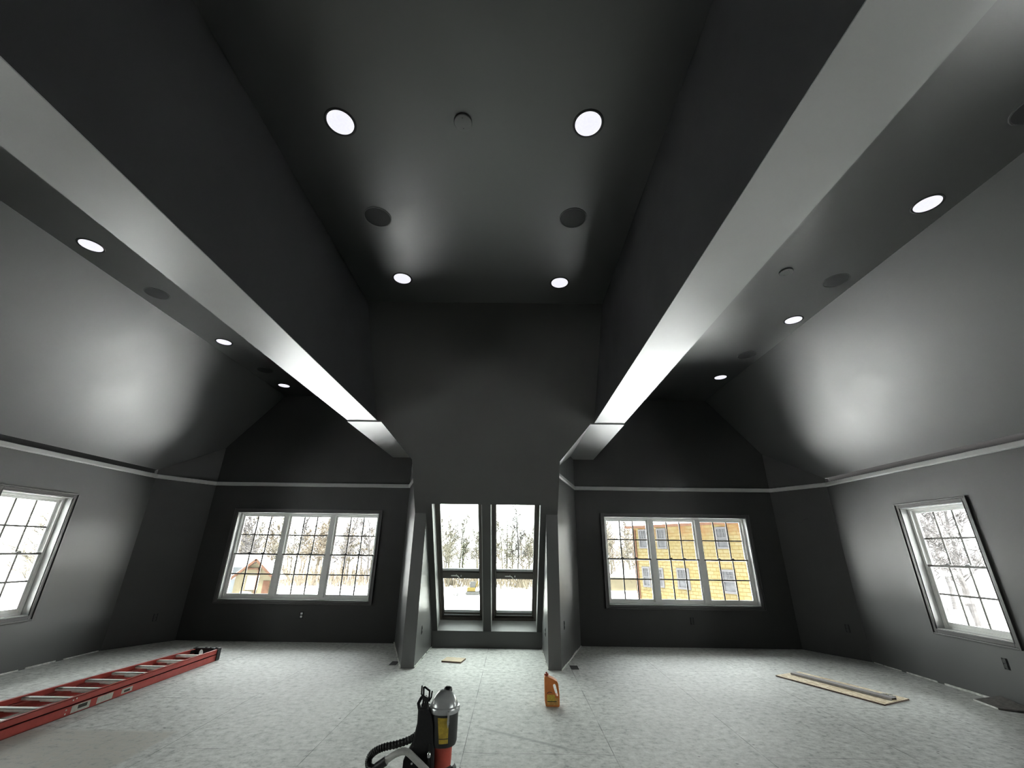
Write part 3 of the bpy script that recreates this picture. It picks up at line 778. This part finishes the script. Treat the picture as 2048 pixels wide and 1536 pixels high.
# corrugated hose looping out to the left and back to the wand
hp = [(-0.085, -0.02, 0.515), (-0.120, -0.05, 0.488), (-0.150, -0.05, 0.470), (-0.214, -0.05, 0.450), (-0.278, -0.05, 0.437), (-0.322, -0.05, 0.421), (-0.349, -0.05, 0.398), (-0.352, -0.06, 0.376), (-0.335, -0.08, 0.362), (-0.305, -0.095, 0.366), (-0.276, -0.10, 0.384)]
def smooth_path(P, n=10):
    P = [Vector(p) for p in P]; out = []
    for i in range(len(P) - 1):
        p0, p1, p2, p3 = P[max(i - 1, 0)], P[i], P[i + 1], P[min(i + 2, len(P) - 1)]
        for k in range(n):
            u = k / n
            out.append(0.5 * ((2 * p1) + (p2 - p0) * u + (2 * p0 - 5 * p1 + 4 * p2 - p3) * u * u + (3 * p1 - p0 - 3 * p2 + p3) * u ** 3))
    out.append(P[-1]); return out
sp_ = smooth_path(hp, 16)
m = MB(); m.tube(sp_, [0.0170 + 0.0012 * (1 if k % 4 < 2 else -1) for k in range(len(sp_))], 14); hose = m.build('hose', M['black'], t)
m = MB(); m.tube([(-0.300, -0.096, 0.369), (-0.252, -0.10, 0.399)], 0.0200, 14); m.build('hose_cuff', M['black'], t)
wp = smooth_path([(-0.262, -0.10, 0.394), (-0.220, -0.10, 0.420), (-0.188, -0.10, 0.434), (-0.165, -0.10, 0.438), (-0.142, -0.10, 0.432), (-0.115, -0.10, 0.414), (-0.060, -0.10, 0.374), (0.02, -0.105, 0.315), (0.18, -0.12, 0.195), (0.42, -0.14, 0.018)], 8)
m = MB(); m.tube(wp, 0.0155, 16); wd = m.build('wand', M['wand'], t)
m = MB(); m.lathe([(0.005, 0), (0.005, 0.006), (0.001, 0.007)], 10, (-0.118, -0.118, 0.392)); m.build('wand_button', M['chrome'], t)
m = MB(); m.box(0.33, 0.57, -0.175, -0.105, 0.0, 0.020); m.build('floor_tool', M['black'], t, bevel=0.006)

# ----------------------------------------------------------------- orange jug
t = thing('plastic_jug', (0.785, 4.99, 0), 'orange plastic jug with open handle and tan label on bare floor', 'jug')
# profile with a through-handle, extruded and bevelled: outline and hole joined by bridging quads
def jug_body():
    outl = [(-0.066, 0.006), (-0.058, 0.0), (0.060, 0.0), (0.069, 0.008), (0.070, 0.10), (0.060, 0.185), (0.050, 0.205), (0.010, 0.226), (-0.030, 0.240), (-0.036, 0.246), (-0.072, 0.246), (-0.074, 0.225), (-0.072, 0.03)]
    hole = [(0.036, 0.088), (0.052, 0.086), (0.057, 0.094), (0.034, 0.176), (0.026, 0.186), (0.014, 0.184), (0.007, 0.175)]
    bm = bmesh.new()
    def loop(pts, y): return [bm.verts.new((x, y, z)) for x, z in pts]
    fo, fh = loop(outl, -0.048), loop(hole, -0.048)
    eo = [bm.edges.new((fo[i], fo[(i + 1) % len(fo)])) for i in range(len(fo))]
    eh = [bm.edges.new((fh[i], fh[(i + 1) % len(fh)])) for i in range(len(fh))]
    bmesh.ops.triangle_fill(bm, use_beauty=True, edges=eo + eh)
    ext = bmesh.ops.extrude_face_region(bm, geom=list(bm.faces))
    vs = [g for g in ext['geom'] if isinstance(g, bmesh.types.BMVert)]
    bmesh.ops.translate(bm, vec=(0, 0.096, 0), verts=vs)
    bmesh.ops.recalc_face_normals(bm, faces=bm.faces)
    me = bpy.data.meshes.new('jug_body'); bm.to_mesh(me); bm.free()
    me.materials.append(M['orange'])
    o = bpy.data.objects.new('jug_body', me); COL.objects.link(o); o.parent = t
    b = o.modifiers.new('edge', 'BEVEL'); b.width = 0.012; b.segments = 3; b.limit_method = 'ANGLE'; b.angle_limit = math.radians(45)
    return o
jug_body()
MB().lathe([(0.018, 0.243), (0.018, 0.252), (0.021, 0.252), (0.021, 0.263), (0.010, 0.266), (0.007, 0.276), (0.0005, 0.277)], 20, (-0.053, 0, 0)).build('cap', M['orangecap'], t)
lb = MB().box(-0.056, 0.058, -0.0490, -0.0478, 0.014, 0.072).build('label_panel', M['juglabel'], t)
MB().box(-0.052, 0.026, -0.0498, -0.0484, 0.046, 0.098).build('label_panel', M['juglabel2'], t)
m = MB()
m.box(-0.050, 0.040, -0.0506, -0.0492, 0.040, 0.046)
m.build('printed_mark', M['ink'], t); m = MB()
for k in range(8):
    a0, a1 = PI * (0.95 - 0.1 * k), PI * (0.95 - 0.1 * (k + 1))
    p = [(-0.026 + r * math.cos(a), -0.0506, 0.106 + 0.6 * r * math.sin(a)) for r, a in ((0.026, a0), (0.026, a1), (0.019, a1), (0.019, a0))]
    m.prism(p, (0, 0.002, 0))
m.build('printed_mark', M['ink'], t)

# ----------------------------------------------------------------- scraps on the floor
import_dir = Vector((4.129 - 3.643, 5.118 - 6.158, 0)); BL = import_dir.length; import_dir.normalize()
ang = math.atan2(import_dir.y, import_dir.x)
t = thing('board_offcut', (3.643, 6.158, 0), 'long narrow strand-board offcut lying on the floor by the right wall', 'board', rz=ang)
MB().box(0, BL, 0, 0.45, 0.001, 0.015).build('board_face', M['osb'], t)
MB().box(-0.0015, BL + 0.0015, -0.0015, 0.4515, 0.0, 0.013).build('board_edge', M['woodedge'], t)
t = tag(MB().box(0.0, 1.06, -0.045, 0.045, 0.018, 0.021).box(0.0, 1.06, -0.045, -0.041, 0.0, 0.018).box(0.0, 1.06, 0.041, 0.045, 0.0, 0.018).build('metal_track', M['steelstrip']),
        'grey metal track lying lengthwise on top of the strand-board offcut', 'metal strip')
dz = Vector((3.643, 6.158, 0.0155)) + Vector((math.cos(ang + PI / 2), math.sin(ang + PI / 2), 0)) * 0.24 + import_dir * 0.06
t.location = dz; t.rotation_euler = (0, 0, ang)
dz2 = Vector((3.643, 6.158, 0.0155)) + Vector((math.cos(ang + PI / 2), math.sin(ang + PI / 2), 0)) * 0.36 + import_dir * 1.02
m = MB()
for k in range(7):
    x, y = rnd.uniform(-0.05, 0.05), rnd.uniform(-0.05, 0.05); s = rnd.uniform(0.008, 0.02)
    m.obox((x, y, 0), (math.cos(k), math.sin(k), 0), (-math.sin(k), math.cos(k), 0), (0, 0, 1), -s, s, -s * 0.6, s * 0.6, 0, s * 0.8)
o = tag(m.build('plaster_crumbs', M['plaster']), 'pale plaster crumbs on the near end of the strand-board offcut', 'debris'); o['kind'] = 'stuff'; o.location = dz2
t = thing('wood_scrap', (-0.40, 6.70, 0), 'small pale wood scrap lying flat on the floor in front of the dormer', 'wood scrap', rz=-0.20)
MB().box(-0.135, 0.135, -0.11, 0.11, 0.002, 0.020).build('board_face', M['woodscrap'], t, bevel=0.001)
MB().box(-0.136, 0.136, -0.111, 0.111, 0.0, 0.016).build('board_edge', M['woodedge'], t)
t = thing('board_scrap', (5.30, 5.12, 0), 'thin grey board scrap with white edge leaning at the foot of right wall', 'board scrap')
MB().prism([(-0.06, 0.22, 0.0), (-0.10, -0.06, 0.0), (0.13, -0.20, 0.015), (0.165, 0.15, 0.05)], (0, 0, 0.012)).build('board_face', M['scrap'], t)
MB().prism([(-0.064, 0.22, 0.0), (-0.104, -0.06, 0.0), (-0.10, -0.06, 0.0), (-0.06, 0.22, 0.0)], (0, 0, 0.014)).build('board_edge', M['plaster'], t)
for (x, y, lab) in ((1.20, 6.43, 'dark open floor vent hole beside the right dormer cheek'), (-1.16, 6.52, 'dark open floor vent hole beside the left dormer cheek')):
    t = thing('floor_vent', (x, y, 0), lab, 'vent', 'open floor vents')
    MB().box(-0.05, 0.05, -0.11, 0.11, 0.0005, 0.002).build('opening', M['void'], t)
    MB().box(0.05, 0.056, -0.115, 0.115, 0.0, 0.006).box(-0.056, 0.056, -0.116, -0.110, 0.0, 0.006).build('rim', M['plaster'], t)

# ----------------------------------------------------------------- outside
GZ = -3.2
struct(MB().box(-160, 160, 8.4, 260, GZ - 0.5, GZ).box(-160, -6.2, -60, 8.4, GZ - 0.5, GZ).box(6.2, 160, -60, 8.4, GZ - 0.5, GZ).box(-6.2, 6.2, -60, YR - 0.6, GZ - 0.5, GZ), 'ground', M['snow'])

def tree_mesh(name, mat, h, seed, spread=0.32, n1=24, n2=7, n3=3, twig=0.034):
    r = random.Random(seed); m = MB()
    def limb(p, d, L, rad, seg, k=4):
        pts = [p]; q = p.copy(); dd = d.copy()
        for i in range(k):
            dd = (dd + Vector((r.uniform(-1, 1), r.uniform(-1, 1), r.uniform(-0.4, 0.8))) * 0.16).normalized()
            q = q + dd * (L / k); pts.append(q.copy())
        m.tube(pts, [rad * (1 - 0.8 * i / k) for i in range(k + 1)], seg, False)
        return pts
    tr = limb(Vector((0, 0, 0)), Vector((0, 0, 1)), h * 0.95, h * 0.013, 6, 7)
    for i in range(n1):
        f = 0.22 + 0.76 * i / n1; s = f * 7; a = int(min(s, 6)); p = tr[a].lerp(tr[a + 1], s - a)
        an = r.uniform(0, 2 * PI); L = h * spread * (1.15 - f) * r.uniform(0.7, 1.2)
        b1 = limb(p, Vector((math.cos(an), math.sin(an), r.uniform(0.5, 1.2))).normalized(), L, h * 0.0042 * (1.2 - f), 4, 3)
        for j in range(n2):
            g = 0.25 + 0.7 * j / n2; s2 = g * 3; a2 = int(min(s2, 2)); p2 = b1[a2].lerp(b1[a2 + 1], s2 - a2)
            an2 = r.uniform(0, 2 * PI)
            b2 = limb(p2, Vector((math.cos(an2), math.sin(an2), r.uniform(0.1, 1.1))).normalized(), L * 0.42, twig * 1.6, 3, 2)
            for q in range(n3):
                an3 = r.uniform(0, 2 * PI)
                limb(b2[r.randint(0, 2)], Vector((math.cos(an3), math.sin(an3), r.uniform(-0.1, 1))).normalized(), L * 0.22, twig, 3, 1)
    o = m.build(name, mat); return o
def conifer_mesh(name, mat, h, seed):
    r = random.Random(seed); m = MB()
    m.tube([(0, 0, 0), (0, 0, h)], [h * 0.014, 0.01], 6, False)
    n = 30
    for i in range(n):
        z = h * (0.10 + 0.88 * i / n); L = h * 0.17 * (1 - i / n) ** 0.85 + 0.10
        for k in range(9):
            an = r.uniform(0, 2 * PI); l = L * r.uniform(0.6, 1.1); d = Vector((math.cos(an), math.sin(an), 0)); s = Vector((-d.y, d.x, 0))
            p = Vector((0, 0, z)); q = p + d * l + Vector((0, 0, -l * 0.30))
            for u in (0.35, 0.65, 1.0):
                c = p.lerp(q, u); w = 0.13 * l * (1.1 - u * 0.6)
                m.add([c + s * w, c - s * w, c + d * l * 0.28 - Vector((0, 0, 0.10 * l)), c - d * 0.12 * l], [(0, 2, 1), (0, 1, 3)])
            m.tube([p, q], [0.02, 0.008], 3, False)
    return m.build(name, mat)

TREEG = 'bare trees beyond the windows'
TREEL = 'bare leafless tree standing in the snow beyond the windows'
protos = [tree_mesh('bare_tree', M['bark'], 11, 11), tree_mesh('bare_tree', M['brush'], 10, 12, 0.36), tree_mesh('bare_tree', M['barkdark'], 12.5, 13, 0.26)]
used = [False] * 3
def put_tree(x, y, k, s):
    p = protos[k]
    if used[k]: o = p.copy(); COL.objects.link(o)
    else: o = p; used[k] = True
    o.location = (x, y, GZ); o.scale = (s, s, s); o.rotation_euler = (0, 0, rnd.uniform(0, 6.28))
    tag(o, TREEL, 'tree', TREEG)
# wood edge behind the field, seen through the back and roof windows
for row, (yb, n) in enumerate(((66, 36), (73, 36), (80, 34), (88, 30))):
    for i in range(n):
        x = -58 + 80 * (i + rnd.uniform(0.1, 0.9)) / n
        if -9 < x < 3 and row < 1 and rnd.random() < 0.4: continue
        put_tree(x * yb / 70, yb + rnd.uniform(-4, 4), rnd.choice((0, 0, 1, 1, 2)), rnd.uniform(0.75, 1.05))
# trees beside the side windows
for i in range(12):
    put_tree(rnd.uniform(-40, -18), rnd.uniform(8, 38), rnd.choice((0, 1, 1)), rnd.uniform(0.7, 1.0))
for (x, y, s) in ((31.0, 31.6, 0.95), (34.0, 34.6, 1.05), (37.5, 40.6, 1.0), (42.0, 44.6, 1.1), (46.0, 47.5, 1.0), (50, 55.5, 1.1), (44, 49.5, 1.0)):
    put_tree(x, y, 2, s)
# low tan brush along the wood edge (nobody could count the stems)
m = MB(); rr = random.Random(5)
for i in range(2600):
    x = rr.uniform(-62, 20); y = 62 + rr.uniform(-2, 8); h = rr.uniform(0.8, 3.4)
    p = Vector((x, y, GZ)); lean = Vector((rr.uniform(-0.4, 0.4), rr.uniform(-0.3, 0.3), 1)).normalized()
    w = Vector((0.07, 0.04, 0))
    m.add([p - w, p + w, p + lean * h], [(0, 1, 2)])
    for k in range(2):
        q = p + lean * h * rr.uniform(0.3, 0.7); d = Vector((rr.uniform(-1, 1), rr.uniform(-.4, .4), rr.uniform(0.3, 1))) * h * 0.4
        m.add([q - w * .6, q + w * .6, q + d], [(0, 1, 2)])
o = tag(m.build('brush', M['brush']), 'tan leafless brush along the far edge of the snowy field', 'brush'); o['kind'] = 'stuff'
c1 = conifer_mesh('conifer_tree', M['needles'], 11.8, 3); c1.location = (-0.5, 78, GZ); tag(c1, 'tall pointed conifer seen through the right roof window', 'tree')
c2 = conifer_mesh('conifer_tree', M['needles'], 12.2, 4); c2.location = (-11.6, 70, GZ); tag(c2, 'dark conifer at the left edge of the left roof window', 'tree')
c3 = conifer_mesh('conifer_tree', M['needles'], 10.6, 6); c3.location = (-7.4, 72, GZ); tag(c3, 'broad conifer in the middle of the left roof window', 'tree')

# yellow house across the yard, right
ax, ay = 10.05, 36.0; fx, fy = (5.55, -9.0); fl = math.hypot(fx, fy)
hz = math.atan2(fy, fx)
t = thing('house', (ax, ay, GZ), 'yellow shingled house with grey windows seen through the right triple window', 'house', rz=hz)
HL = 15.0; HW = 6.3; EV = 6.45
MB().box(0, HL, 0, HW, 0, EV).build('wall', M['siding'], t)
MB().box(-0.02, 0.12, -0.03, 0.0, 0, EV).box(-0.02, 0.02, -0.03, 0.12, 0, EV).build('corner_board', M['timber'], t)
MB().box(0.22, 0.32, -0.10, 0.0, 0, EV - 0.2).build('downpipe', M['timber'], t)
rf = MB(); rf.prism([(-0.35, -0.45, EV), (-0.35, HW + 0.45, EV), (-0.35, HW / 2, EV + 2.6)], (HL + 0.7, 0, 0)); rf.build('roof', M['snow'], t)
MB().box(-0.35, HL + 0.35, -0.50, -0.42, EV - 0.08, EV + 0.10).build('fascia', M['timber'], t)
for (u0, u1, z0, z1) in ((0.62, 1.52, 4.88, 6.29), (2.4, 3.28, 4.86, 6.31), (7.3, 8.22, 4.88, 6.23), (0.66, 1.40, 2.18, 3.60), (2.08, 2.66, 2.24, 3.56), (3.84, 4.86, 2.26, 3.61), (7.28, 8.24, 2.26, 3.65), (11, 12, 4.9, 6.3), (11, 12, 2.2, 3.6)):
    w = MB(); fwd = 0.13
    w.box(u0, u0 + fwd, -0.06, 0.02, z0, z1).box(u1 - fwd, u1, -0.06, 0.02, z0, z1).box(u0 + fwd, u1 - fwd, -0.06, 0.02, z0, z0 + fwd).box(u0 + fwd, u1 - fwd, -0.06, 0.02, z1 - fwd, z1)
    zm = (z0 + z1) / 2; w.box(u0 + fwd, u1 - fwd, -0.055, 0.02, zm - 0.035, zm + 0.035)
    for q in (1, 2):
        x = u0 + fwd + (u1 - u0 - 2 * fwd) * q / 3; w.box(x - 0.014, x + 0.014, -0.045, 0.02, zm, z1 - fwd)
    zq = (zm + z1) / 2; w.box(u0 + fwd, u1 - fwd, -0.045, 0.02, zq - 0.014, zq + 0.014)
    f = w.build('window', M['extframe'], t)
    MB().box(u0 + fwd, u1 - fwd, -0.02, -0.01, z0 + fwd, z1 - fwd).build('pane', M['extpane'], f)
# low shed left of the yellow house
t = thing('shed', (15.2, 60, GZ), 'small low yellow shed far behind, left of the yellow house', 'shed')
MB().box(-2.2, 2.6, 0, 4, 0, 1.6).build('wall', M['sheath'], t)
MB().prism([(-2.5, -0.4, 1.55), (2.9, -0.4, 1.55), (2.9, 2, 2.4), (-0.6, 2, 2.4)], (0, 0.3, 0)).build('roof', M['bluegrey'], t)
# gabled timber-trimmed building through the left triple window
t = thing('gabled_outbuilding', (-19.6, 36, GZ), 'yellow gabled outbuilding with brown rafters seen through the left triple window', 'building')
GA, GE, GH = 3.70, 2.62, 1.36
MB().prism([(-1.5, 0, 0), (1.45, 0, 0), (1.45, 0, GE), (0, 0, GA - 0.15), (-1.5, 0, GE)], (0, 1.2, 0)).build('wall', M['sheath'], t)
r = MB()
for sg in (-1, 1):
    d = Vector((sg * 1.75, 0, -1.42)); L = d.length; d.normalize(); n = Vector((-d.z, 0, d.x)) * (-sg)
    r.obox((0, -0.25, GA), d, n, (0, 1, 0), -0.03, L, -0.08, 0.08, -0.12, 0.05)
r.build('rafter', M['timber'], t)
MB().box(-0.62, 0.34, -0.2, -0.06, GA - 0.72, GA - 0.60).box(0.24, 0.34, -0.2, -0.06, 0.6, GA - 0.6).build('collar_tie', M['timber'], t)
MB().prism([(0, -0.3, GA + 0.06), (-1.85, -0.3, GA - 1.44), (-1.85, 1.35, GA - 1.44), (0, 1.35, GA + 0.06)], (0, 0, 0.08)).prism([(0, -0.3, GA + 0.06), (1.85, -0.3, GA - 1.44), (1.85, 1.35, GA - 1.44), (0, 1.35, GA + 0.06)], (0, 0, 0.08)).build('roof', M['snow'], t)
MB().box(-0.55, 0.35, -0.04, 0.0, 1.55, 2.55).build('pale_panel', M['snow'], t)
MB().box(0.75, 1.25, -0.05, 0.0, 1.2, 2.2).build('door', M['timber'], t)
sgn = MB().box(-0.75, 0.10, -0.30, -0.24, 1.12, 1.45).build('sign_board', M['sticker'], t)
MB().box(-0.60, -0.12, -0.32, -0.29, 1.22, 1.34).build('sign_smudge', M['machdark'], sgn)
# blue-grey building left of it
t = thing('metal_shed', (-22.6, 37.5, GZ), 'blue grey metal shed left of the gabled outbuilding', 'shed')
MB().box(-2.2, 1.3, 0, 4, 0, 3.1).build('wall', M['bluegrey'], t)
MB().prism([(-2.4, -0.2, 3.1), (1.5, -0.2, 3.1), (1.5, 2, 4.0), (-2.4, 2, 4.0)], (0, 0.2, 0.05)).build('roof', M['snow'], t)
# small yellow excavator and a dark brush heap on the snow, through the left roof window
t = thing('excavator', (-3.95, 52, GZ), 'small yellow excavator parked on the snow, through left roof window', 'excavator')
for sg in (-1, 1):
    MB().prism([(-0.75, sg * 0.4 - 0.13, 0.05), (-0.55, sg * 0.4 - 0.13, 0), (0.55, sg * 0.4 - 0.13, 0), (0.75, sg * 0.4 - 0.13, 0.05), (0.75, sg * 0.4 - 0.13, 0.28), (0.55, sg * 0.4 - 0.13, 0.34), (-0.55, sg * 0.4 - 0.13, 0.34), (-0.75, sg * 0.4 - 0.13, 0.28)], (0, 0.26, 0)).build('track', M['machdark'], t)
MB().box(-0.62, 0.30, -0.42, 0.42, 0.36, 0.75).build('body', M['excyellow'], t, bevel=0.04)
cb = MB().box(-0.30, 0.28, -0.36, 0.10, 0.75, 1.35).build('cab', M['machdark'], t, bevel=0.03)
MB().tube([(0.25, 0, 0.65), (0.55, 0, 1.35), (0.85, 0, 1.15)], [0.10, 0.09, 0.07], 6).tube([(0.85, 0, 1.15), (0.82, 0, 0.45)], [0.07, 0.05], 6).build('boom', M['excyellow'], t)
MB().prism([(0.66, -0.18, 0.45), (0.95, -0.18, 0.45), (0.92, -0.18, 0.15), (0.72, -0.18, 0.12)], (0, 0.36, 0)).build('bucket', M['machdark'], t)
m = MB(); rr = random.Random(9)
for k in range(90):
    p = Vector((rr.gauss(0, 0.22), rr.gauss(0, 0.22), 0)); d = Vector((rr.uniform(-1, 1), rr.uniform(-1, 1), rr.uniform(0.0, 0.7))).normalized()
    z0 = rr.uniform(0.0, 0.2); m.tube([p + Vector((0, 0, z0)), p + d * rr.uniform(0.2, 0.45) + Vector((0, 0, z0))], 0.012, 3, False)
o = tag(m.build('brush_heap', M['machdark']), 'dark tangled brush heap on the snow, left of the small excavator', 'brush heap'); o.location = (-5.6, 50.6, GZ)

# ----------------------------------------------------------------- daylight
SKY = 13.0
SUN = 110.0
wld = bpy.data.worlds.new('overcast'); scene.world = wld; wld.use_nodes = True
nt = wld.node_tree; bg = nt.nodes['Background']
tc = nt.nodes.new('ShaderNodeTexCoord'); sep = nt.nodes.new('ShaderNodeSeparateXYZ'); nt.links.new(tc.outputs['Generated'], sep.inputs[0])
cr = nt.nodes.new('ShaderNodeValToRGB'); nt.links.new(sep.outputs[2], cr.inputs[0])
cr.color_ramp.elements[0].position = 0.0; cr.color_ramp.elements[0].color = (0.97, 1.0, 0.97, 1)
cr.color_ramp.elements[1].position = 0.6; cr.color_ramp.elements[1].color = (0.95, 1.0, 1.02, 1)
nt.links.new(cr.outputs[0], bg.inputs['Color']); bg.inputs['Strength'].default_value = SKY
sun = bpy.data.lights.new('hazy_sun', 'SUN'); sun.energy = SUN; sun.angle = math.radians(8); sun.color = (1.0, 0.98, 0.95)
so_ = bpy.data.objects.new('hazy_sun', sun); COL.objects.link(so_)
so_.rotation_euler = Vector((0.05, 0.28, -0.96)).to_track_quat('-Z', 'Y').to_euler()
# sky portals in the window openings (they only guide sampling of the overcast sky)
def portal(loc, direction, w, h):
    l = bpy.data.lights.new('sky_portal', 'AREA'); l.shape = 'RECTANGLE'; l.size = w; l.size_y = h
    l.cycles.is_portal = True
    o = bpy.data.objects.new('sky_portal', l); COL.objects.link(o)
    o.location = loc; o.rotation_euler = Vector(direction).to_track_quat('-Z', 'Z').to_euler()
for sg in (-1, 1):
    portal((sg * (XI + XO) / 2, YB + 0.24, (ZW0 + ZW1) / 2), (0, -1, 0), XO - XI, ZW1 - ZW0)
    for yy in (SWY, ADDED_SIDE): portal((sg * (W + 0.24), (yy[0] + yy[1]) / 2, (ZW0 + ZW1) / 2), (-sg, 0, 0), yy[1] - yy[0], ZW1 - ZW0)
    portal(SP(sg * (HX0 + HX1) / 2, (S0 + S1) / 2, D + 0.12), -nrm, HX1 - HX0, S1 - S0)

# ----------------------------------------------------------------- camera
cam = bpy.data.cameras.new('camera'); co = bpy.data.objects.new('camera', cam); COL.objects.link(co)
cam.sensor_fit = 'HORIZONTAL'; cam.sensor_width = 36.0; cam.lens = 36.0 * 843.7 / 2048
cam.clip_start = 0.05; cam.clip_end = 600
y, tl, rl_ = math.radians(-0.3118), math.radians(21.5623), math.radians(0.7718)
Rt = Vector((math.cos(y), -math.sin(y), 0)); F0 = Vector((math.sin(y), math.cos(y), 0)); Z = Vector((0, 0, 1))
Fw = F0 * math.cos(tl) + Z * math.sin(tl); Up = -F0 * math.sin(tl) + Z * math.cos(tl)
R2 = Rt * math.cos(rl_) + Up * math.sin(rl_); U2 = Up * math.cos(rl_) - Rt * math.sin(rl_)
mat = Matrix((R2, U2, -Fw)).transposed().to_4x4(); mat.translation = Vector((0.3767, 0, 1.40))
co.matrix_world = mat
scene.camera = co

scene.view_settings.view_transform = 'Standard'; scene.view_settings.look = 'None'
scene.view_settings.gamma = 1.0; scene.view_settings.use_curve_mapping = False
scene.view_settings.exposure = 0.2
scene.cycles.use_denoising = True
scene.cycles.filter_width = 1.1
scene.cycles.max_bounces = 10; scene.cycles.diffuse_bounces = 6; scene.cycles.glossy_bounces = 5
scene.cycles.transparent_max_bounces = 12; scene.cycles.sample_clamp_indirect = 12
